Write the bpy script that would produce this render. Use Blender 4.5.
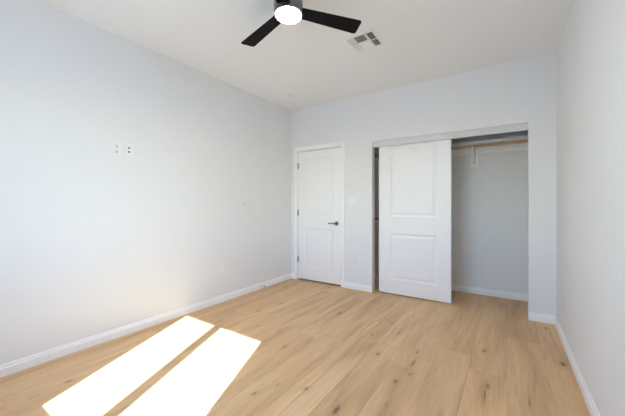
import bpy, bmesh, math, random
from mathutils import Vector, Matrix

for o in list(bpy.data.objects):
    bpy.data.objects.remove(o, do_unlink=True)
SC = bpy.context.scene
COL = SC.collection
PI = math.pi

# ------------------------------------------------------------------ camera, sky, sun, exposure
CAM_Z, YAW, F_PX = 1.19972, 0.58676, 292.59
cd = bpy.data.cameras.new('camera')
cam = bpy.data.objects.new('camera', cd)
COL.objects.link(cam)
cam.location = (0, 0, CAM_Z)
cam.rotation_euler = (PI / 2 - 0.00055, 0, YAW)
cd.sensor_fit = 'HORIZONTAL'
cd.sensor_width = 36.0
cd.lens = F_PX * 36.0 / 625.0
cd.shift_y = -(208.0 - 205.08) / 625.0
cd.clip_start = 0.02
SC.camera = cam

SUN_TRAVEL = Vector((-0.435, 1.0, -0.80)).normalized()
w = bpy.data.worlds.new('sky')
SC.world = w
w.use_nodes = True
wn, wl = w.node_tree.nodes, w.node_tree.links
wn.clear()
sky = wn.new('ShaderNodeTexSky')
sky.sky_type = 'NISHITA'
sky.sun_disc = False
sky.sun_elevation = math.asin(-SUN_TRAVEL.z)
sky.sun_rotation = math.atan2(-SUN_TRAVEL.x, -SUN_TRAVEL.y)
sky.air_density, sky.dust_density, sky.ozone_density = 1.0, 0.5, 1.0
bg = wn.new('ShaderNodeBackground')
bg.inputs['Strength'].default_value = 0.70
wo = wn.new('ShaderNodeOutputWorld')
wb = wn.new('ShaderNodeMix')          # camera white balance: cool daylight
wb.data_type, wb.blend_type = 'RGBA', 'MULTIPLY'
wb.inputs[0].default_value = 1.0
wb.inputs[7].default_value = (0.89, 1.095, 1.36, 1)
wl.new(sky.outputs[0], wb.inputs[6])
wl.new(wb.outputs[2], bg.inputs['Color'])
wl.new(bg.outputs[0], wo.inputs['Surface'])

sd = bpy.data.lights.new('sun', 'SUN')
sd.energy = 12.5
sd.angle = math.radians(0.40)
sd.color = (0.61, 0.80, 1.0)
sun = bpy.data.objects.new('sun', sd)
COL.objects.link(sun)
sun.location = (2, -6, 6)
sun.rotation_euler = SUN_TRAVEL.to_track_quat('-Z', 'Y').to_euler()

# sampling portal in the window opening (guides sky light, gives off none of its own)
pd = bpy.data.lights.new('window_portal', 'AREA')
pd.shape = 'RECTANGLE'
pd.size, pd.size_y = 1.20, 1.22
pd.cycles.is_portal = True
po = bpy.data.objects.new('window_portal', pd)
COL.objects.link(po)
po.location = (-1.2125, -0.80, 1.53)
po.rotation_euler = (PI / 2, 0, 0)

SC.view_settings.view_transform = 'Standard'
SC.view_settings.look = 'None'
SC.view_settings.gamma = 1.0
SC.view_settings.use_curve_mapping = False
SC.view_settings.exposure = 1.26
SC.cycles.use_denoising = True
SC.cycles.max_bounces = 14
SC.cycles.diffuse_bounces = 10
SC.cycles.transparent_max_bounces = 12
SC.cycles.caustics_reflective = False
SC.cycles.caustics_refractive = False
SC.cycles.sample_clamp_indirect = 10

# ------------------------------------------------------------------ materials
def newmat(name):
    m = bpy.data.materials.new(name)
    m.use_nodes = True
    return m, m.node_tree.nodes, m.node_tree.links, m.node_tree.nodes['Principled BSDF']


def simple(name, col, rough=0.5, metal=0.0, bump=0.0, bscale=200.0, vary=0.0, spec=0.5):
    m, n, l, b = newmat(name)
    b.inputs['Base Color'].default_value = (*col, 1)
    b.inputs['Roughness'].default_value = rough
    b.inputs['Metallic'].default_value = metal
    b.inputs['Specular IOR Level'].default_value = spec
    tc = n.new('ShaderNodeTexCoord')
    nz = n.new('ShaderNodeTexNoise')
    nz.inputs['Scale'].default_value = bscale
    nz.inputs['Detail'].default_value = 3
    l.new(tc.outputs['Object'], nz.inputs['Vector'])
    if vary:
        mx = n.new('ShaderNodeMix')
        mx.data_type = 'RGBA'
        mx.inputs[6].default_value = (*[c * (1 - vary) for c in col], 1)
        mx.inputs[7].default_value = (*[min(1, c * (1 + vary)) for c in col], 1)
        l.new(nz.outputs['Fac'], mx.inputs[0])
        l.new(mx.outputs[2], b.inputs['Base Color'])
    if bump:
        bp = n.new('ShaderNodeBump')
        bp.inputs['Strength'].default_value = bump
        bp.inputs['Distance'].default_value = 0.002
        l.new(nz.outputs['Fac'], bp.inputs['Height'])
        l.new(bp.outputs[0], b.inputs['Normal'])
    return m


M = {}
M['wall'] = simple('wall_paint', (0.818, 0.825, 0.83), 0.75, bump=0.12, bscale=130, vary=0.008, spec=0.3)
M['ceiling'] = simple('ceiling_paint', (0.885, 0.90, 0.91), 0.85, bump=0.15, bscale=110, vary=0.008, spec=0.2)
M['trim'] = simple('trim_enamel', (0.925, 0.925, 0.93), 0.38, bump=0.02, bscale=60)
M['door'] = simple('door_enamel', (0.895, 0.90, 0.91), 0.42, bump=0.03, bscale=90)
M['header'] = simple('header_shaded_white', (0.70, 0.70, 0.71), 0.45)  # white-painted header, its recess shade put into a greyer base colour
M['plate'] = simple('white_plastic', (0.86, 0.86, 0.86), 0.35)
M['grey_plastic'] = simple('grey_plastic', (0.42, 0.42, 0.45), 0.5)
M['slot'] = simple('dark_slot', (0.03, 0.03, 0.03), 0.6)
M['nickel'] = simple('satin_nickel', (0.22, 0.215, 0.21), 0.32, metal=1.0)
M['hinge'] = simple('hinge_nickel', (0.42, 0.41, 0.40), 0.38, metal=1.0)
M['fan_metal'] = simple('dark_brushed_nickel', (0.20, 0.20, 0.215), 0.30, metal=1.0)
M['blade'] = simple('matte_black_blade', (0.006, 0.006, 0.0065), 0.6, bump=0.03, bscale=60, vary=0.1, spec=0.12)
M['duct'] = simple('duct_shade_grey', (0.10, 0.10, 0.10), 0.8)
M['register'] = simple('register_enamel', (0.85, 0.85, 0.86), 0.4)
M['rubber'] = simple('dark_rubber', (0.05, 0.05, 0.05), 0.7)
M['shelf'] = simple('white_shelf_board', (0.78, 0.77, 0.75), 0.5)
M['bracket'] = simple('white_steel', (0.92, 0.92, 0.92), 0.4)
M['leg'] = simple('bracket_leg_grey', (0.6, 0.6, 0.61), 0.5)  # wall leg coloured greyer than the other bracket parts
M['vinyl'] = simple('white_vinyl_frame', (0.86, 0.86, 0.86), 0.35)
M['concrete'] = simple('pale_gravel', (0.82, 0.76, 0.68), 0.9, bump=0.3, bscale=30, vary=0.12)
M['spot'] = simple('grey_filler', (0.74, 0.74, 0.75), 0.8)

# wooden closet rod
m, n, l, b = newmat('rod_wood')
tc = n.new('ShaderNodeTexCoord'); mp = n.new('ShaderNodeMapping'); nz = n.new('ShaderNodeTexNoise'); cr = n.new('ShaderNodeValToRGB')
mp.inputs['Scale'].default_value = (2, 60, 60)
nz.inputs['Scale'].default_value = 3
cr.color_ramp.elements[0].position, cr.color_ramp.elements[0].color = 0.3, (0.42, 0.26, 0.16, 1)
cr.color_ramp.elements[1].position, cr.color_ramp.elements[1].color = 0.7, (0.60, 0.41, 0.28, 1)
l.new(tc.outputs['Object'], mp.inputs[0]); l.new(mp.outputs[0], nz.inputs['Vector']); l.new(nz.outputs['Fac'], cr.inputs[0])
l.new(cr.outputs[0], b.inputs['Base Color'])
b.inputs['Roughness'].default_value = 0.5
M['rod'] = m

# glowing lens of the fan lamp
m, n, l, b = newmat('frosted_lamp_lens')
b.inputs['Base Color'].default_value = (0.9, 0.9, 0.92, 1)
b.inputs['Roughness'].default_value = 0.4
b.inputs['Emission Color'].default_value = (0.88, 0.95, 1.0, 1)
b.inputs['Emission Strength'].default_value = 66.0
M['lens'] = m

# window glass: mostly clear sheet with a faint reflection
m, n, l, b = newmat('window_glass')
n.remove(b)
tr = n.new('ShaderNodeBsdfTransparent'); gl = n.new('ShaderNodeBsdfGlossy'); mx = n.new('ShaderNodeMixShader')
tr.inputs[0].default_value = (0.96, 0.98, 0.97, 1)
gl.inputs['Roughness'].default_value = 0.02
mx.inputs[0].default_value = 0.06
l.new(tr.outputs[0], mx.inputs[1]); l.new(gl.outputs[0], mx.inputs[2])
l.new(mx.outputs[0], n['Material Output'].inputs['Surface'])
M['glass'] = m

# ---- vinyl plank floor: planks are faces of the floor mesh carrying a random tone; knots and grain marks are fixed stains
KNOTS = [  # x, y, half width, half length, strength
    (-1.567, 1.932, .014, .026, .6), (-1.338, 1.346, .013, .022, .75), (-1.273, 1.492, .012, .024, .4), (-1.092, 1.567, .013, .022, .8),
    (-1.793, 2.132, .008, .05, .6), (-1.800, 1.447, .013, .020, .5), (-0.832, 1.502, .020, .055, .95), (-0.866, 2.253, .016, .030, .75),
    (-0.631, 1.968, .017, .028, .8), (-0.607, 2.456, .010, .030, .8), (-0.592, 2.267, .012, .085, .75), (-0.572, 2.108, .020, .030, .4),
    (-0.603, 1.706, .010, .030, .35), (-0.845, 2.726, .013, .08, .6), (-1.046, 2.564, .014, .05, .45), (-0.154, 2.783, .015, .028, .85),
    (0.351, 2.878, .024, .050, .95), (0.315, 3.625, .015, .032, .65), (-0.105, 2.258, .016, .05, .65), (0.113, 2.200, .010, .10, .45),
    (-2.347, 2.420, .015, .030, .75), (-2.292, 2.777, .020, .06, .5), (-1.545, 2.861, .020, .050, .9), (-2.702, 3.357, .018, .06, .5),
    (-2.055, 2.115, .014, .028, .4), (-2.481, 0.737, .013, .022, .8), (-2.462, 0.557, .012, .04, .45), (-2.248, 1.223, .013, .022, .7),
    (-2.003, 1.351, .012, .022, .4), (-0.117, 2.130, .008, .09, .7),
]
m, n, l, b = newmat('oak_vinyl_plank')


def node(t, **kw):
    x = n.new(t)
    for k, v in kw.items():
        setattr(x, k, v)
    return x


def math_(op, a, c=None, clamp=False):
    x = node('ShaderNodeMath', operation=op, use_clamp=clamp)
    for i, v in enumerate((a, c)):
        if v is None:
            continue
        if isinstance(v, (int, float)):
            x.inputs[i].default_value = v
        else:
            l.new(v, x.inputs[i])
    return x.outputs[0]


def ramp(fac, stops):
    x = node('ShaderNodeValToRGB')
    e = x.color_ramp.elements
    e[0].position, e[0].color = stops[0][0], (*stops[0][1], 1)
    e[1].position, e[1].color = stops[-1][0], (*stops[-1][1], 1)
    for p_, c_ in stops[1:-1]:
        k = e.new(p_)
        k.color = (*c_, 1)
    l.new(fac, x.inputs[0])
    return x.outputs[0]


def mixc(fac, a, c, mode='MIX'):
    x = node('ShaderNodeMix', data_type='RGBA', blend_type=mode)
    for i, v in ((0, fac), (6, a), (7, c)):
        if isinstance(v, (int, float)):
            x.inputs[i].default_value = v
        elif isinstance(v, tuple):
            x.inputs[i].default_value = (*v, 1)
        else:
            l.new(v, x.inputs[i])
    return x.outputs[2]


tc = node('ShaderNodeTexCoord')
pos = tc.outputs['Object']
at = node('ShaderNodeAttribute', attribute_name='plank')
sep = node('ShaderNodeSeparateColor')
l.new(at.outputs['Color'], sep.inputs[0])
r1, r2, r3 = sep.outputs[0], sep.outputs[1], sep.outputs[2]
off = node('ShaderNodeCombineXYZ')
l.new(math_('MULTIPLY', r1, 37.0), off.inputs[0]); l.new(math_('MULTIPLY', r2, 53.0), off.inputs[1]); l.new(math_('MULTIPLY', r3, 11.0), off.inputs[2])
va = node('ShaderNodeVectorMath', operation='ADD')
l.new(pos, va.inputs[0]); l.new(off.outputs[0], va.inputs[1])


def stretched(sx, sy, scale, detail=4, dist=0.0):
    mp_ = node('ShaderNodeMapping')
    mp_.inputs['Scale'].default_value = (sx, sy, 1)
    l.new(va.outputs[0], mp_.inputs[0])
    z = node('ShaderNodeTexNoise')
    z.inputs['Scale'].default_value = scale
    z.inputs['Detail'].default_value = detail
    z.inputs['Distortion'].default_value = dist
    l.new(mp_.outputs[0], z.inputs['Vector'])
    return z.outputs['Fac']


broad = stretched(1.0, 0.13, 7.0, 3, 0.5)
streaks = stretched(1.0, 0.085, 11.0, 4, 0.9)
fine = stretched(1.0, 0.04, 120.0, 3)
base = ramp(broad, [(0.30, (0.585, 0.352, 0.170)), (0.50, (0.695, 0.436, 0.228)), (0.70, (0.765, 0.507, 0.28))])
tone = ramp(r1, [(0.0, (0.94, 0.93, 0.92)), (0.5, (1.0, 1.0, 1.0)), (1.0, (1.04, 1.045, 1.05))])
c = mixc(1.0, base, tone, 'MULTIPLY')
sk = ramp(streaks, [(0.56, (0, 0, 0)), (0.66, (0.6, 0.6, 0.6)), (0.80, (1, 1, 1))])
c = mixc(math_('MULTIPLY', sk, 0.62), c, (0.44, 0.25, 0.125))
fn = ramp(fine, [(0.35, (0.93, 0.92, 0.91)), (0.65, (1.05, 1.05, 1.05))])
c = mixc(1.0, c, fn, 'MULTIPLY')
# knots
wob = node('ShaderNodeTexNoise')
wob.inputs['Scale'].default_value = 45
l.new(pos, wob.inputs['Vector'])
wv = math_('MULTIPLY', math_('SUBTRACT', wob.outputs['Fac'], 0.5), 0.9)
knot_fac = None
halo_fac = None
for (kx, ky, kw, kl, ks) in KNOTS:
    mp_ = node('ShaderNodeMapping', vector_type='POINT')
    mp_.inputs['Scale'].default_value = (1 / kw, 1 / kl, 0)
    mp_.inputs['Location'].default_value = (-kx / kw, -ky / kl, 0)
    l.new(pos, mp_.inputs[0])
    ln = node('ShaderNodeVectorMath', operation='LENGTH')
    l.new(mp_.outputs[0], ln.inputs[0])
    d = math_('ADD', ln.outputs['Value'], wv)
    mr = node('ShaderNodeMapRange', interpolation_type='SMOOTHSTEP')
    mr.inputs['From Min'].default_value = 1.15
    mr.inputs['From Max'].default_value = 0.15
    mr.inputs['To Max'].default_value = ks
    l.new(d, mr.inputs['Value'])
    mh = node('ShaderNodeMapRange', interpolation_type='SMOOTHSTEP')
    mh.inputs['From Min'].default_value = 3.0
    mh.inputs['From Max'].default_value = 0.8
    mh.inputs['To Max'].default_value = 0.32 * ks
    l.new(d, mh.inputs['Value'])
    knot_fac = mr.outputs[0] if knot_fac is None else math_('MAXIMUM', knot_fac, mr.outputs[0])
    halo_fac = mh.outputs[0] if halo_fac is None else math_('MAXIMUM', halo_fac, mh.outputs[0])
c = mixc(halo_fac, c, (0.40, 0.24, 0.125))
c = mixc(knot_fac, c, (0.19, 0.10, 0.05))
# joints between planks, from the face's own 0..1 coordinates (in metres)
uv = node('ShaderNodeUVMap', uv_map='edge')
su = node('ShaderNodeSeparateXYZ')
l.new(uv.outputs[0], su.inputs[0])
ed = math_('MINIMUM', su.outputs[0], su.outputs[1])
mr = node('ShaderNodeMapRange')
mr.inputs['From Min'].default_value = 0.0005
mr.inputs['From Max'].default_value = 0.0022
mr.inputs['To Min'].default_value = 0.3
mr.inputs['To Max'].default_value = 0.0
l.new(ed, mr.inputs['Value'])
c = mixc(mr.outputs[0], c, (0.24, 0.15, 0.085))
l.new(c, b.inputs['Base Color'])
b.inputs['Roughness'].default_value = 0.45
b.inputs['Specular IOR Level'].default_value = 0.35
bp = node('ShaderNodeBump')
bp.inputs['Strength'].default_value = 0.08
bp.inputs['Distance'].default_value = 0.001
l.new(fine, bp.inputs['Height'])
l.new(bp.outputs[0], b.inputs['Normal'])
M['floor'] = m

# ------------------------------------------------------------------ mesh helpers
def obj(name, bm, mat, parent=None, smooth=False, loc=None, rot=None):
    bmesh.ops.recalc_face_normals(bm, faces=bm.faces)
    me = bpy.data.meshes.new(name)
    bm.to_mesh(me)
    bm.free()
    if mat is not None:
        me.materials.append(mat)
    if smooth:
        for p_ in me.polygons:
            p_.use_smooth = True
        try:
            me.set_sharp_from_angle(angle=math.radians(35))
        except Exception:
            pass
    o = bpy.data.objects.new(name, me)
    COL.objects.link(o)
    if parent is not None:
        o.parent = parent
    if loc is not None:
        o.location = loc
    if rot is not None:
        o.rotation_euler = rot
    return o


def tag(o, label=None, cat=None, group=None, kind=None):
    for k, v in (('label', label), ('category', cat), ('group', group), ('kind', kind)):
        if v:
            o[k] = v
    return o


def empty(name, loc, rot=(0, 0, 0)):
    o = bpy.data.objects.new(name, None)
    o.empty_display_size = 0.1
    COL.objects.link(o)
    o.location = loc
    o.rotation_euler = rot
    return o


def box(bm, x0, x1, y0, y1, z0, z1, bev=0.0, mat=None):
    r = bmesh.ops.create_cube(bm, size=1.0)
    vs = r['verts']
    for v in vs:
        v.co = Vector((x0 + (v.co.x + .5) * (x1 - x0), y0 + (v.co.y + .5) * (y1 - y0), z0 + (v.co.z + .5) * (z1 - z0)))
        if mat is not None:
            v.co = mat @ v.co
    if bev:
        es = list({e for v in vs for e in v.link_edges})
        bmesh.ops.bevel(bm, geom=es, offset=bev, segments=2, profile=0.6, affect='EDGES')


def boxes(*bs, bev=0.0):
    bm = bmesh.new()
    for b_ in bs:
        box(bm, *b_, bev=bev)
    return bm


def lathe(bm, prof, seg=48, axis='z', origin=(0, 0, 0), mat=None):
    """prof: list of (radius, height) from one end to the other; closed with caps."""
    rings = []
    O = Vector(origin)
    for r_, h in prof:
        ring = []
        for k in range(seg):
            a = 2 * PI * k / seg
            if axis == 'z':
                p_ = Vector((r_ * math.cos(a), r_ * math.sin(a), h))
            elif axis == 'y':
                p_ = Vector((r_ * math.cos(a), h, r_ * math.sin(a)))
            else:
                p_ = Vector((h, r_ * math.cos(a), r_ * math.sin(a)))
            p_ = p_ + O
            if mat is not None:
                p_ = mat @ p_
            ring.append(bm.verts.new(p_))
        rings.append(ring)
    for a, c_ in zip(rings, rings[1:]):
        for k in range(seg):
            bm.faces.new((a[k], a[(k + 1) % seg], c_[(k + 1) % seg], c_[k]))
    bm.faces.new(rings[0][::-1])
    bm.faces.new(rings[-1])


def tube(bm, pts, rads, seg=12):
    """swept round tube through 3-D points with a radius per point"""
    pts = [Vector(p_) for p_ in pts]
    rings = []
    up = Vector((0.13, 0.21, 0.97))
    for i, p_ in enumerate(pts):
        t = (pts[min(i + 1, len(pts) - 1)] - pts[max(i - 1, 0)]).normalized()
        u = t.cross(up).normalized()
        v = t.cross(u).normalized()
        r_ = rads[i] if isinstance(rads, (list, tuple)) else rads
        rings.append([bm.verts.new(p_ + (u * math.cos(2 * PI * k / seg) + v * math.sin(2 * PI * k / seg)) * r_) for k in range(seg)])
    for a, c_ in zip(rings, rings[1:]):
        for k in range(seg):
            bm.faces.new((a[k], a[(k + 1) % seg], c_[(k + 1) % seg], c_[k]))
    bm.faces.new(rings[0][::-1])
    bm.faces.new(rings[-1])


def extrude_profile(bm, prof, p0, p1, out, m0=0.0, m1=0.0):
    """prof: (distance out of the wall, height) polygon swept along the wall foot from p0 to p1; m0/m1 lengthen (+) or mitre (-) the ends by distance-out"""
    p0, p1, out = Vector(p0), Vector(p1), Vector(out)
    d = (p1 - p0).normalized()
    A = [bm.verts.new(p0 + out * x - d * (m0 * x) + Vector((0, 0, z))) for x, z in prof]
    B = [bm.verts.new(p1 + out * x + d * (m1 * x) + Vector((0, 0, z))) for x, z in prof]
    k = len(prof)
    for i in range(k):
        bm.faces.new((A[i], A[(i + 1) % k], B[(i + 1) % k], B[i]))
    bm.faces.new(A[::-1])
    bm.faces.new(B)


def panel_door(x0, x1, z0, z1, yf, th, panels):
    """moulded door leaf: flat stiles and rails on the front face (facing -Y), sunk panels with a raised field; same on the back"""
    bm = bmesh.new()
    xs = sorted({x0, x1, *[p_[0] for p_ in panels], *[p_[1] for p_ in panels]})
    zs = sorted({z0, z1, *[p_[2] for p_ in panels], *[p_[3] for p_ in panels]})
    for side in (0, 1):
        y = yf if side == 0 else yf + th
        s = 1 if side == 0 else -1
        def V(x, z, dep=0.0):
            return bm.verts.new((x, y + s * dep, z))
        for i in range(len(xs) - 1):
            for j in range(len(zs) - 1):
                cx, cz = (xs[i] + xs[i + 1]) / 2, (zs[j] + zs[j + 1]) / 2
                a0, a1, b0, b1 = xs[i], xs[i + 1], zs[j], zs[j + 1]
                if any(p_[0] < cx < p_[1] and p_[2] < cz < p_[3] for p_ in panels):
                    prev = None
                    for ins, dep in ((0, 0), (0.006, 0.003), (0.016, 0.0075), (0.026, 0.0085), (0.052, 0.003), (0.058, 0.0025)):
                        ring = [V(a0 + ins, b0 + ins, dep), V(a1 - ins, b0 + ins, dep), V(a1 - ins, b1 - ins, dep), V(a0 + ins, b1 - ins, dep)]
                        if prev:
                            for k in range(4):
                                bm.faces.new((prev[k], prev[(k + 1) % 4], ring[(k + 1) % 4], ring[k]))
                        prev = ring
                    bm.faces.new(prev)
                else:
                    bm.faces.new((V(a0, b0), V(a1, b0), V(a1, b1), V(a0, b1)))
    # edges of the slab
    def q(*pts):
        bm.faces.new([bm.verts.new(p_) for p_ in pts])
    y0, y1 = yf, yf + th
    for i in range(len(xs) - 1):
        for z in (z0, z1):
            q((xs[i], y0, z), (xs[i + 1], y0, z), (xs[i + 1], y1, z), (xs[i], y1, z))
    for j in range(len(zs) - 1):
        for x in (x0, x1):
            q((x, y0, zs[j]), (x, y0, zs[j + 1]), (x, y1, zs[j + 1]), (x, y1, zs[j]))
    bmesh.ops.remove_doubles(bm, verts=bm.verts, dist=1e-5)
    return bm


# ------------------------------------------------------------------ the room
XL, XR, YB, YR, H = -2.945, 0.412, 3.80, -0.60, 2.74     # left wall, right wall, far wall, window wall, ceiling
WT = 0.095                                               # partition thickness
YBB = YB + WT                                            # closet side of the far wall
YC = 4.52                                                # back of the closet
CXL = -1.85                                              # left end of the closet
TH = 0.10
DX0, DX1, DZ = -2.806, -2.032, 2.045                     # hinged door leaf
JX0, JX1, JZ = DX0 - 0.005 - 0.018, DX1 + 0.006 + 0.018, DZ + 0.007 + 0.018
OX0, OX1, OZ = -1.544, 0.187, 2.067                      # closet opening
WX0, WX1, WZ0, WZ1 = -1.81, -0.615, 0.93, 2.135           # window opening
YO = YR - 0.16                                           # outer face of window wall

# floor of planks
W = 0.2365
rng = random.Random(11)
fx0, fx1, fy0, fy1 = XL - TH, XR + TH, YO, YC + TH
bm = bmesh.new()
uvl = bm.loops.layers.uv.new('edge')
cl = bm.loops.layers.float_color.new('plank')
k0 = math.floor((fx0 + 0.945) / W)
L = 1.83
fixed = {0: 2.45, 1: 2.17, 3: 2.43, -7: 0.437}
tones = {0: 0.75, 1: 0.62}
k = k0
while -0.945 + k * W < fx1:
    a, c_ = max(fx0, -0.945 + k * W), min(fx1, -0.945 + (k + 1) * W)
    y = fixed.get(k, rng.uniform(0, L)) - 4 * L
    while y < fy1:
        ya, yc = max(y, fy0), min(y + L, fy1)
        if yc - ya > 1e-4:
            rc = (rng.random(), rng.random(), rng.random(), 1)
            n_ = 1
            xm, ym = (a + c_) / 2, (ya + yc) / 2
            # two-by-two split so that the edge distance can be interpolated
            hx, hy = (c_ - a) / 2, (yc - ya) / 2
            P = [[bm.verts.new((px_, py_, 0)) for px_ in (a, xm, c_)] for py_ in (ya, ym, yc)]
            D = [[(ex, ey) for ex in (0, hx, 0)] for ey in (0, hy, 0)]
            for i in range(2):
                for j in range(2):
                    idx = [(i, j), (i, j + 1), (i + 1, j + 1), (i + 1, j)]
                    f = bm.faces.new([P[u][v] for u, v in idx])
                    for lp, (u, v) in zip(f.loops, idx):
                        lp[uvl].uv = D[u][v]
                        lp[cl] = rc
        y += L
    k += 1
# underside and rim so that the floor is a slab
bot = [bm.verts.new(p_) for p_ in ((fx0, fy0, -0.1), (fx1, fy0, -0.1), (fx1, fy1, -0.1), (fx0, fy1, -0.1))]
top = [bm.verts.new((v.co.x, v.co.y, 0)) for v in bot]
fs = [bm.faces.new(bot)]
for i in range(4):
    fs.append(bm.faces.new((top[i], top[(i + 1) % 4], bot[(i + 1) % 4], bot[i])))
for f in fs:
    for lp in f.loops:
        lp[uvl].uv = (1, 1)
        lp[cl] = (.5, .5, .5, 1)
me = bpy.data.meshes.new('floor')
bm.to_mesh(me)
bm.free()
me.materials.append(M['floor'])
floor = bpy.data.objects.new('floor', me)
COL.objects.link(floor)
tag(floor, kind='structure')

tag(obj('ceiling', boxes((XL - TH, XR + TH, YO, YC + TH, H, H + 0.1)), M['ceiling']), kind='structure')
tag(obj('wall_left', boxes((XL - TH, XL, YO, YC + TH, 0, H)), M['wall']), kind='structure')
tag(obj('wall_right', boxes((XR, XR + TH, YO, YC + TH, 0, H)), M['wall']), kind='structure')
tag(obj('wall_back', boxes(
    (XL, JX0, YB, YBB, 0, H), (JX0, JX1, YB, YBB, JZ, H), (JX1, OX0, YB, YBB, 0, H),
    (OX0, OX1, YB, YBB, OZ, H), (OX1, XR, YB, YBB, 0, H)), M['wall']), kind='structure')
tag(obj('wall_closet_back', boxes((XL, XR, YC, YC + TH, 0, H)), M['wall']), kind='structure')
tag(obj('wall_closet_left', boxes((CXL - TH, CXL, YBB, YC, 0, H)), M['wall']), kind='structure')
tag(obj('wall_front', boxes(
    (XL, WX0, YO, YR, 0, H), (WX1, XR, YO, YR, 0, H),
    (WX0, WX1, YO, YR, 0, WZ0), (WX0, WX1, YO, YR, WZ1, H)), M['wall']), kind='structure')
tag(obj('ground', boxes((-25, 25, -50, YO - 0.02, -0.35, -0.20)), M['concrete']), kind='structure')

# skirting boards (square foot, eased top step)
BB = [(0, 0), (0.015, 0), (0.015, 0.056), (0.0095, 0.060), (0.009, 0.072), (0.005, 0.083), (0, 0.083)]
CAS_W, CAS_T = 0.055, 0.016
CX0, CX1 = JX0 + 0.018 - 0.006 - CAS_W, JX1 - 0.018 + 0.006 + CAS_W     # outer edges of door casing


def skirting(name, runs):
    bm_ = bmesh.new()
    for r_ in runs:
        extrude_profile(bm_, BB, *r_)
    return tag(obj(name, bm_, M['trim']), kind='structure')


skirting('baseboard_left', [((XL, YR + 0.0, 0), (XL, YB, 0), (1, 0, 0), -1, -1)])
skirting('baseboard_right', [((XR, YR, 0), (XR, YB, 0), (-1, 0, 0), -1, -1)])
skirting('baseboard_back', [((XL, YB, 0), (CX0, YB, 0), (0, -1, 0), -1, 0), ((CX1, YB, 0), (OX0, YB, 0), (0, -1, 0), 0, 0),
                            ((OX1, YB, 0), (XR, YB, 0), (0, -1, 0), 0, -1)])
skirting('baseboard_front', [((XL, YR, 0), (XR, YR, 0), (0, 1, 0), -1, -1)])
skirting('baseboard_closet', [((CXL, YC, 0), (XR, YC, 0), (0, -1, 0), -1, -1), ((CXL, YBB, 0), (CXL, YC, 0), (1, 0, 0), 0, -1),
                              ((XR, YBB, 0), (XR, YC, 0), (-1, 0, 0), 0, -1)])

# door casing and jamb
bm = bmesh.new()
box(bm, CX0, CX0 + CAS_W, YB - CAS_T, YB, 0, JZ + 0.05, bev=0.003)
box(bm, CX1 - CAS_W, CX1, YB - CAS_T, YB, 0, JZ + 0.05, bev=0.003)
box(bm, CX0 + CAS_W, CX1 - CAS_W, YB - CAS_T, YB, JZ - 0.012, JZ + 0.05, bev=0.003)
tag(obj('trim_1', bm, M['trim']), kind='structure')
tag(obj('trim_2', boxes((JX0, JX0 + 0.018, YB, YBB, 0, JZ), (JX1 - 0.018, JX1, YB, YBB, 0, JZ), (JX0 + 0.018, JX1 - 0.018, YB, YBB, JZ - 0.018, JZ),
                        (JX0 + 0.018, JX0 + 0.03, YB + 0.045, YBB, 0, JZ - 0.018), (JX1 - 0.03, JX1 - 0.018, YB + 0.045, YBB, 0, JZ - 0.018),
                        (JX0 + 0.03, JX1 - 0.03, YB + 0.045, YBB, JZ - 0.03, JZ - 0.018)), M['trim']), kind='structure')

# hinged bedroom door
d1 = empty('door_1', ((DX0 + DX1) / 2, YB + 0.004, 0))
tag(d1, 'white two-panel hinged door with lever handle near the left corner', 'door', kind='structure')
ox, oy = d1.location.x, d1.location.y
leaf = panel_door(DX0 - ox, DX1 - ox, 0.022, DZ, 0, 0.035,
                  [(DX0 + 0.125 - ox, DX1 - 0.125 - ox, 1.045, DZ - 0.115), (DX0 + 0.125 - ox, DX1 - 0.125 - ox, 0.23, 0.84)])
obj('door_leaf', leaf, M['door'], d1)
for hz in (1.826, 1.075, 0.33):
    bm = bmesh.new()
    hx = DX0 - 0.002 - ox
    for q_ in range(5):
        z = hz - 0.045 + q_ * 0.018
        lathe(bm, [(0.0065, z + 0.0005), (0.0065, z + 0.0175)], 14, 'z', (hx, -0.0085, 0))
    lathe(bm, [(0.004, hz + 0.045), (0.0055, hz + 0.048), (0.002, hz + 0.053)], 12, 'z', (hx, -0.0085, 0))
    lathe(bm, [(0.002, hz - 0.053), (0.0055, hz - 0.048), (0.004, hz - 0.045)], 12, 'z', (hx, -0.0085, 0))
    box(bm, hx + 0.003, hx + 0.019, -0.0022, -0.0003, hz - 0.044, hz + 0.044)
    h_ = obj('hinge', bm, M['hinge'], d1, smooth=True)
    h_['label'] = 'grey metal hinge'
hd = empty('door_handle', (-2.100 - ox, 0, 0.925))
hd.parent = d1
hd['label'] = 'dark satin metal lever handle pointing to the hinges'
bm = bmesh.new()
lathe(bm, [(0.031, -0.001), (0.031, -0.006), (0.029, -0.010), (0.014, -0.012), (0.011, -0.020), (0.011, -0.046), (0.013, -0.050), (0.010, -0.056)], 32, 'y')
obj('rosette', bm, M['nickel'], hd, smooth=True)
bm = bmesh.new()
tube(bm, [(0.004, -0.052, 0), (-0.02, -0.055, 0.001), (-0.05, -0.056, 0.002), (-0.085, -0.054, 0.002), (-0.112, -0.050, 0.0), (-0.118, -0.049, -0.001)],
     [0.0105, 0.0105, 0.0095, 0.009, 0.0085, 0.005], 14)
obj('lever', bm, M['nickel'], hd, smooth=True)

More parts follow.
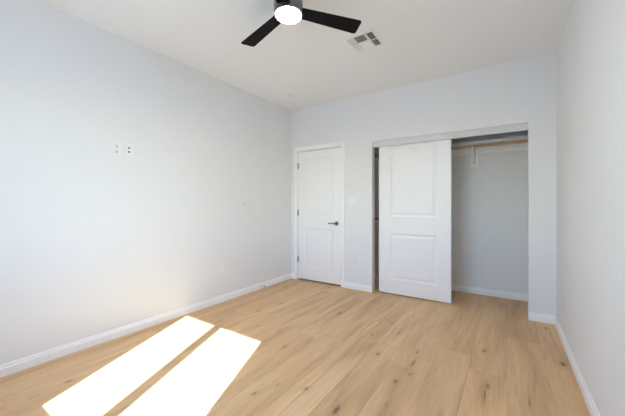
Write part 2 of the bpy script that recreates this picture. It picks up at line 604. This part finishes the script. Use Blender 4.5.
# closet: track header, sliding door
tag(obj('trim_3', boxes((OX0, OX1, YB + 0.022, YB + 0.034, 1.989, OZ), (OX0, OX1, YB + 0.034, YBB - 0.004, OZ - 0.006, OZ),
                        (OX0, OX1, YB + 0.018, YB + 0.022, 1.989, 1.995)), M['header']), kind='structure')
d2 = empty('door_2', (-1.0215, YB + 0.050, 0))
tag(d2, 'large white two-panel sliding door covering the left half of the closet', 'door', kind='structure')
ox, oy = d2.location.x, d2.location.y
S0, S1 = -1.464, -0.560
obj('door_leaf', panel_door(S0 - ox, S1 - ox, 0.016, 2.03, 0, 0.035,
                            [(S0 + 0.162 - ox, S1 - 0.162 - ox, 1.045, 1.95), (S0 + 0.162 - ox, S1 - 0.162 - ox, 0.205, 0.82)]), M['door'], d2)
bm = bmesh.new()
for hx in (S0 + 0.12 - ox, S1 - 0.12 - ox):
    box(bm, hx - 0.03, hx + 0.03, 0.036, 0.039, 1.96, 2.055)
    lathe(bm, [(0.014, 0.030), (0.014, 0.036)], 18, 'y', (hx, 0.0, 2.045))
obj('roller_hanger', bm, M['hinge'], d2)

# window in the wall behind the camera: two-pane slider
wd = empty('window_1', ((WX0 + WX1) / 2, YR - 0.12, WZ0))
tag(wd, 'white framed two-pane sliding window in the sunny wall', 'window', kind='structure')
ox, oy = wd.location.x, wd.location.y
PL0, PL1, PR0, PR1, PZ0, PZ1 = -1.775, -1.283, -1.200, -0.652, 0.972, 2.098
yw0, yw1 = -0.74 - oy, -0.70 - oy
g = lambda z: z - WZ0
obj('window_frame', boxes((WX0 - ox, PL0 - ox, yw0, yw1, 0, g(WZ1)), (PR1 - ox, WX1 - ox, yw0, yw1, 0, g(WZ1)),
                          (PL0 - ox, PR1 - ox, yw0, yw1, 0, g(PZ0)), (PL0 - ox, PR1 - ox, yw0, yw1, g(PZ1), g(WZ1)),
                          (PL1 - ox, PR0 - ox, yw0, yw1, g(PZ0), g(PZ1))), M['vinyl'], wd)
for a_, c_ in ((PL0, PL1), (PR0, PR1)):
    obj('pane', boxes((a_ - ox, c_ - ox, -0.723 - oy, -0.719 - oy, g(PZ0), g(PZ1))), M['glass'], wd)

# ------------------------------------------------------------------ closet fittings
shelf = obj('closet_shelf', boxes((CXL + 0.002, XR - 0.002, 4.22, YC - 0.001, 1.974, 2.008), bev=0.002), M['shelf'])
tag(shelf, 'long white shelf board at the top of the closet above the wooden rod', 'shelf')
bt = obj('wall_cleat', boxes((CXL + 0.016, XR - 0.016, YC - 0.018, YC - 0.001, 1.888, 1.973),
                             (CXL + 0.0005, CXL + 0.016, 4.20, YC - 0.001, 1.888, 1.973),
                             (XR - 0.016, XR - 0.0005, 4.20, YC - 0.001, 1.888, 1.973), bev=0.002), M['trim'], shelf)
bm = bmesh.new()
lathe(bm, [(0.0165, CXL + 0.017), (0.0165, XR - 0.017)], 24, 'x', (0, 4.235, 1.945))
tag(obj('closet_rod', bm, M['rod'], smooth=True), 'long brown wooden hanging rod under the top shelf of the closet', 'rod')

br = empty('shelf_bracket', (-0.367, YC, 1.705))
tag(br, 'white bracket on the closet back wall holding up shelf and rod', 'bracket')
obj('backing_board', boxes((-0.040, 0.040, -0.019, -0.0005, 0.0, 0.182), bev=0.002), M['trim'], br)
obj('wall_leg', boxes((-0.012, 0.012, -0.0225, -0.0192, 0.045, 0.182), (-0.012, 0.012, -0.0225, -0.0192, 0.183, 0.2685),
                      (-0.012, -0.009, -0.034, -0.0225, 0.05, 0.2685), (0.009, 0.012, -0.034, -0.0225, 0.05, 0.2685)), M['leg'], br)['label'] = 'greyer middle leg'
obj('shelf_arm', boxes((-0.012, 0.012, -0.285, -0.0345, 0.2655, 0.2685), (-0.012, -0.009, -0.285, -0.0345, 0.254, 0.2655), (0.009, 0.012, -0.285, -0.0345, 0.254, 0.2655)), M['bracket'], br)
bm = bmesh.new()
tube(bm, [(0, -0.034, 0.075), (0, -0.10, 0.14), (0, -0.20, 0.225), (0, -0.235, 0.254)], 0.006, 10)
obj('brace', bm, M['bracket'], br, smooth=True)
bm = bmesh.new()
prev = None
ri, ro = 0.0172, 0.0215
for q_ in range(15):
    a_ = PI * (1.05 + 1.0 * q_ / 14)
    ring = []
    for rr, xx in ((ri, -0.011), (ro, -0.011), (ro, 0.011), (ri, 0.011)):
        ring.append(bm.verts.new((xx, -0.285 + rr * math.cos(a_), 0.240 + rr * math.sin(a_))))
    if prev:
        for s in range(4):
            bm.faces.new((prev[s], prev[(s + 1) % 4], ring[(s + 1) % 4], ring[s]))
    else:
        bm.faces.new(ring[::-1])
    prev = ring
bm.faces.new(prev)
box(bm, -0.011, 0.011, -0.268, -0.264, 0.235, 0.254)
obj('rod_hook', bm, M['bracket'], br)

# lower hanging section behind the sliding door
ls = obj('closet_shelf', boxes((CXL + 0.016, -0.906, 4.22, YC - 0.001, 1.025, 1.050), bev=0.002), M['shelf'])
tag(ls, 'short white lower shelf at mid height in the narrow gap left of the sliding door', 'shelf')
obj('rod_support', boxes((-0.912, -0.906, 4.215, 4.255, 0.965, 1.0245), bev=0.001), M['bracket'], ls)
obj('wall_cleat', boxes((CXL + 0.0005, CXL + 0.015, 4.20, YC - 0.001, 0.935, 1.024), (CXL + 0.016, -0.906, YC - 0.018, YC - 0.001, 0.935, 1.024), bev=0.002), M['trim'], ls)
bm = bmesh.new()
lathe(bm, [(0.0165, CXL + 0.016), (0.0165, -0.9125)], 24, 'x', (0, 4.235, 0.99))
tag(obj('closet_rod', bm, M['rod'], smooth=True), 'short brown wooden lower rod seen through the gap left of the sliding door', 'rod')

# ------------------------------------------------------------------ ceiling fan
FX, FY, FZ = -1.2585, 1.5918, 2.4985                       # FZ = underside of lens at its centre
fan = empty('ceiling_fan', (FX, FY, H))
tag(fan, 'black three-blade ceiling fan with a glowing round light in the middle', 'ceiling fan')
dz = FZ - H                                           # local height of the lens
bm = bmesh.new()
lathe(bm, [(0.070, -0.0005), (0.075, -0.006), (0.075, -0.040), (0.068, -0.048), (0.030, -0.052), (0.030, -0.075)], 48)
obj('canopy', bm, M['fan_metal'], fan, smooth=True)
bm = bmesh.new()
lathe(bm, [(0.045, -0.0755), (0.080, -0.082), (0.096, -0.095), (0.100, -0.115), (0.100, -0.165), (0.099, -0.185), (0.098, dz + 0.037)], 56)
obj('motor_housing', bm, M['fan_metal'], fan, smooth=True)
bm = bmesh.new()
lathe(bm, [(0.096, dz + 0.0365), (0.0985, dz + 0.034), (0.0985, dz + 0.014), (0.096, dz + 0.010), (0.0885, dz + 0.010), (0.0885, dz + 0.0175), (0.02, dz + 0.0175)], 56)
obj('light_ring', bm, M['fan_metal'], fan, smooth=True)
bm = bmesh.new()
lathe(bm, [(0.0880, dz + 0.017), (0.0880, dz + 0.009), (0.086, dz + 0.005), (0.080, dz + 0.002), (0.050, dz + 0.0005), (0.012, dz)], 56)
lens = obj('light_lens', bm, M['lens'], fan, smooth=True)
lens['label'] = 'glowing frosted round lamp lens'
R0, R1 = 0.090, 0.5245


def blade_mesh():
    bm_ = bmesh.new()
    outline = []
    N = 14
    def half(r_):
        t = (r_ - R0) / (R1 - R0)
        return 0.048 + 0.0176 * t
    pts_top, pts_bot = [], []
    rs = [R0 + (R1 - R0 - 0.02) * i / N for i in range(N + 1)]
    for r_ in rs:
        pts_top.append((r_, half(r_)))
        pts_bot.append((r_, -half(r_)))
    hw = half(R1)
    cr_ = 0.02
    for q2 in range(1, 6):
        a_ = PI / 2 * (1 - q2 / 5)
        pts_top.append((R1 - cr_ + cr_ * math.cos(a_), hw - cr_ + cr_ * math.sin(a_)))
    for q2 in range(1, 6):
        a_ = -PI / 2 * (1 - q2 / 5)
        pts_bot.append((R1 - cr_ + cr_ * math.cos(a_), -hw + cr_ + cr_ * math.sin(a_)))
    T, B_ = [], []
    for (xt, yt), (xb, yb) in zip(pts_top, pts_bot):
        rowT, rowB = [], []
        for s in range(7):
            f_ = s / 6
            x_, y_ = xt, yt + (yb - yt) * f_
            cam_ = 0.004 * (1 - (2 * f_ - 1) ** 2)
            th_ = 0.0045 * (0.35 + 0.65 * (1 - (2 * f_ - 1) ** 4))
            rowT.append(bm_.verts.new((x_, y_, cam_ + th_)))
            rowB.append(bm_.verts.new((x_, y_, cam_ - th_)))
        T.append(rowT)
        B_.append(rowB)
    n2 = len(T)
    for i in range(n2 - 1):
        for s in range(6):
            bm_.faces.new((T[i][s], T[i + 1][s], T[i + 1][s + 1], T[i][s + 1]))
            bm_.faces.new((B_[i][s], B_[i][s + 1], B_[i + 1][s + 1], B_[i + 1][s]))
        for s in (0, 6):
            bm_.faces.new((T[i][s], T[i + 1][s], B_[i + 1][s], B_[i][s]))
    for i in (0, n2 - 1):
        for s in range(6):
            bm_.faces.new((T[i][s], T[i][s + 1], B_[i][s + 1], B_[i][s]))
    return bm_


BL_Z = dz + 0.0465
blade0 = None
for ang in (48.4, 168.4, 288.4):
    a_ = math.radians(ang)
    if blade0 is None:
        bl = obj('blade', blade_mesh(), M['blade'], fan, smooth=True)
        blade0 = bl
        bm = bmesh.new()
        box(bm, 0.1005, 0.150, -0.030, 0.030, 0.009, 0.015, bev=0.002)
        arm0 = obj('blade_arm', bm, M['fan_metal'], bl)
    else:
        bl = blade0.copy()
        COL.objects.link(bl)
        ar = arm0.copy()
        COL.objects.link(ar)
        ar.parent = bl
    bl.location = (0, 0, BL_Z)
    bl.rotation_euler = (Matrix.Rotation(a_, 3, 'Z') @ Matrix.Rotation(math.radians(4.3), 3, 'Y') @ Matrix.Rotation(math.radians(-9), 3, 'X')).to_euler()

# ------------------------------------------------------------------ ceiling register and smoke alarm
vx0, vx1, vy0, vy1 = -1.262, -0.966, 2.408, 2.712
vent = empty('air_vent', ((vx0 + vx1) / 2, (vy0 + vy1) / 2, H))
tag(vent, 'square white ceiling air register with slatted sections beside the fan blade', 'air vent')
hx, hy = (vx1 - vx0) / 2, (vy1 - vy0) / 2
bx, by = hx - 0.026, hy - 0.028


def hip_frame(bm_, X, Y, x, y, z_in, z_out):
    o_ = [bm_.verts.new(p_) for p_ in ((-X, -Y, z_out), (X, -Y, z_out), (X, Y, z_out), (-X, Y, z_out))]
    i_ = [bm_.verts.new(p_) for p_ in ((-x, -y, z_in), (x, -y, z_in), (x, y, z_in), (-x, y, z_in))]
    t_ = [bm_.verts.new(p_) for p_ in ((-x, -y, -0.0006), (x, -y, -0.0006), (x, y, -0.0006), (-x, y, -0.0006))]
    u_ = [bm_.verts.new(p_) for p_ in ((-X, -Y, -0.0006), (X, -Y, -0.0006), (X, Y, -0.0006), (-X, Y, -0.0006))]
    for A_, B2 in ((u_, o_), (o_, i_), (i_, t_), (t_, u_)):
        for q2 in range(4):
            bm_.faces.new((A_[q2], A_[(q2 + 1) % 4], B2[(q2 + 1) % 4], B2[q2]))


bm = bmesh.new()
hip_frame(bm, hx, hy, bx, by, -0.014, -0.003)
obj('frame', bm, M['register'], vent)
obj('duct_shade_plate', boxes((-bx + .0005, bx - .0005, -by + .0005, by - .0005, -0.0025, -0.0008)), M['duct'], vent)  # flat dark plate painted as the shade inside the duct
# dividers between the sections
xa, xb = -0.068, 0.050
obj('divider_bar', boxes((xa - 0.007, xa + 0.007, -by, by, -0.014, -0.003), (xb - 0.007, xb + 0.007, -by, by, -0.014, -0.003),
                         (xa + 0.007, xb - 0.007, -0.014, 0.002, -0.014, -0.003)), M['register'], vent)


def slats(along, lo, hi, c0, c1, count, tilt):
    bm_ = bmesh.new()
    for q2 in range(count):
        cc = c0 + (c1 - c0) * (q2 + 0.5) / count
        if along == 'y':
            mt = Matrix.Translation((cc, 0, -0.0085)) @ Matrix.Rotation(tilt, 4, 'Y')
            box(bm_, -0.0065, 0.0065, lo, hi, -0.0005, 0.0005, mat=mt)
        else:
            mt = Matrix.Translation((0, cc, -0.0085)) @ Matrix.Rotation(tilt, 4, 'X')
            box(bm_, lo, hi, -0.0065, 0.0065, -0.0005, 0.0005, mat=mt)
    return bm_


D45 = math.radians(42)
obj('louvre_section', slats('y', -by, by, xb + 0.007, bx, 3, D45), M['register'], vent)
obj('louvre_section', slats('y', -by, by, -bx, xa - 0.007, 3, -math.radians(25)), M['register'], vent)
obj('louvre_section', slats('x', xa + 0.007, xb - 0.007, -by, -0.014, 9, math.radians(40)), M['register'], vent)
obj('louvre_section', slats('x', xa + 0.007, xb - 0.007, 0.002, by, 9, -math.radians(28)), M['register'], vent)
obj('cross_bar', boxes((xb + 0.007, bx, -0.008, 0.008, -0.0142, -0.012)), M['register'], vent)
obj('cross_bar', boxes((-bx, xa - 0.007, -0.008, 0.008, -0.0142, -0.012)), M['register'], vent)

sm = empty('smoke_alarm', (-2.475, 3.235, H))
tag(sm, 'small white round smoke alarm on the ceiling near the far left corner', 'smoke alarm')
bm = bmesh.new()
lathe(bm, [(0.066, -0.0005), (0.066, -0.010)], 40)
obj('base', bm, M['plate'], sm, smooth=True)
bm = bmesh.new()
lathe(bm, [(0.058, -0.0105), (0.062, -0.014), (0.060, -0.030), (0.050, -0.038), (0.010, -0.040)], 40)
obj('cover', bm, M['plate'], sm, smooth=True)
bm = bmesh.new()
lathe(bm, [(0.010, -0.0402), (0.010, -0.0425), (0.008, -0.043)], 20, origin=(0.02, 0, 0.0))
obj('test_button', bm, M['plate'], sm)

# ------------------------------------------------------------------ wall plates (local: plate in XZ plane, facing -Y)
def plate_body(parent, wd_, ht):
    bm_ = bmesh.new()
    box(bm_, -wd_ / 2, wd_ / 2, -0.006, -0.0005, -ht / 2, ht / 2, bev=0.0022)
    return obj('cover_plate', bm_, M['plate'], parent)


def screw(bm_, x, z):
    lathe(bm_, [(0.0032, -0.006), (0.0032, -0.0072), (0.002, -0.0076)], 12, 'y', (x, 0, z))


def outlet(loc, rz, label, face='plate'):
    t = tag(empty('wall_outlet', loc, (0, 0, rz)), label, 'outlet', None)
    plate_body(t, 0.074, 0.118)
    for s in (1, -1):
        bm_ = bmesh.new()
        box(bm_, -0.0165, 0.0165, -0.0078, -0.0062, s * 0.0245 - 0.0145, s * 0.0245 + 0.0145, bev=0.0005)
        rc = obj('receptacle', bm_, M[face], t)
        bm_ = bmesh.new()
        z = s * 0.0245
        box(bm_, -0.0075, -0.0055, -0.0083, -0.0079, z - 0.001, z + 0.008)
        box(bm_, 0.0055, 0.0075, -0.0083, -0.0079, z - 0.001, z + 0.007)
        lathe(bm_, [(0.0025, -0.0079), (0.0025, -0.0083)], 10, 'y', (0, 0, z - 0.007))
        obj('slots', bm_, M['slot'], rc)
    bm_ = bmesh.new()
    screw(bm_, 0, 0)
    obj('screw', bm_, M['plate'], t)
    return t


LW, RW, BW = PI / 2, -PI / 2, 0.0     # plate on left wall faces +X, on right wall -X, on far wall -Y
t = outlet((XL, 1.224, 1.706), LW, 'white duplex outlet high on the left wall, nearer the window of the pair', 'plate')
t['label'] = 'left one of the two white plates high on the left wall, with two grey sockets'
for ch in t.children:
    if ch.name.startswith('receptacle'):
        ch['label'] = 'grey socket face'
        ch.data.materials.clear(); ch.data.materials.append(M['spot'])
cx = tag(empty('cable_plate', (XL, 1.329, 1.713), (0, 0, LW)), 'right one of the two white plates high on the left wall, with two dark jacks', 'wall plate')
plate_body(cx, 0.074, 0.118)
for z in (0.018, -0.019):
    bm = bmesh.new()
    lathe(bm, [(0.0085, -0.0062), (0.0085, -0.009), (0.0055, -0.0092), (0.0055, -0.016), (0.003, -0.0165)], 20, 'y', (-0.003, 0, z))
    obj('jack', bm, M['rubber'], cx, smooth=True)
for z in (0.045, -0.045):
    bm = bmesh.new()
    screw(bm, 0, z)
    obj('screw', bm, M['plate'], cx)
outlet((XL, 2.400, 0.405), LW, 'white outlet low on the left wall above the baseboard')
outlet((-1.706, YB, 0.410), BW, 'white outlet low on the far wall between door and closet')
outlet((XR, 3.125, 0.395), RW, 'white outlet low on the right wall near the closet')

sw = tag(empty('light_switch', (-1.842, YB, 1.252), (0, 0, BW)), 'white double rocker switch plate on the far wall right of the door', 'light switch')
plate_body(sw, 0.117, 0.118)
for s in (-1, 1):
    bm = bmesh.new()
    vs = [(s * 0.023 - 0.0165, -0.0062, -0.033), (s * 0.023 + 0.0165, -0.0062, -0.033), (s * 0.023 + 0.0165, -0.0062, 0.033), (s * 0.023 - 0.0165, -0.0062, 0.033)]
    fr = [(vs[0][0], -0.0105, -0.033), (vs[1][0], -0.0105, -0.033), (vs[2][0], -0.0070, 0.033), (vs[3][0], -0.0070, 0.033)]
    A_ = [bm.verts.new(p_) for p_ in vs]
    B2 = [bm.verts.new(p_) for p_ in fr]
    for q_ in range(4):
        bm.faces.new((A_[q_], A_[(q_ + 1) % 4], B2[(q_ + 1) % 4], B2[q_]))
    bm.faces.new(A_[::-1])
    bm.faces.new(B2)
    obj('rocker', bm, M['plate'], sw)

bm = bmesh.new()
lathe(bm, [(0.020, -0.0003), (0.020, -0.003), (0.017, -0.005), (0.006, -0.0052)], 28, 'y')
wp = obj('wall_spot', bm, M['spot'], smooth=True, loc=(XL, 2.772, 1.212), rot=(0, 0, LW))  # small blemish on the wall, shaped as a thin raised disc
tag(wp, 'tiny pale grey round bumper on the left wall at mid height', 'blemish')

ds = tag(empty('door_stop', (XL + 0.0155, 3.07, 0.045), (0, 0, LW)), 'small spring door stop with dark tip on the left baseboard', 'door stop')
bm = bmesh.new()
lathe(bm, [(0.011, -0.0003), (0.011, -0.004), (0.006, -0.006)], 20, 'y')
obj('base', bm, M['hinge'], ds, smooth=True)
bm = bmesh.new()
pts = []
for q_ in range(8 * 12 + 1):
    a_ = 2 * PI * q_ / 12
    pts.append((0.0055 * math.cos(a_), -0.006 - 0.055 * q_ / 96, 0.0055 * math.sin(a_)))
tube(bm, pts, 0.0014, 6)
obj('spring', bm, M['plate'], ds, smooth=True)
bm = bmesh.new()
lathe(bm, [(0.006, -0.0612), (0.009, -0.063), (0.009, -0.073), (0.006, -0.077)], 18, 'y')
obj('tip', bm, M['rubber'], ds, smooth=True)['label'] = 'dark rubber tip'
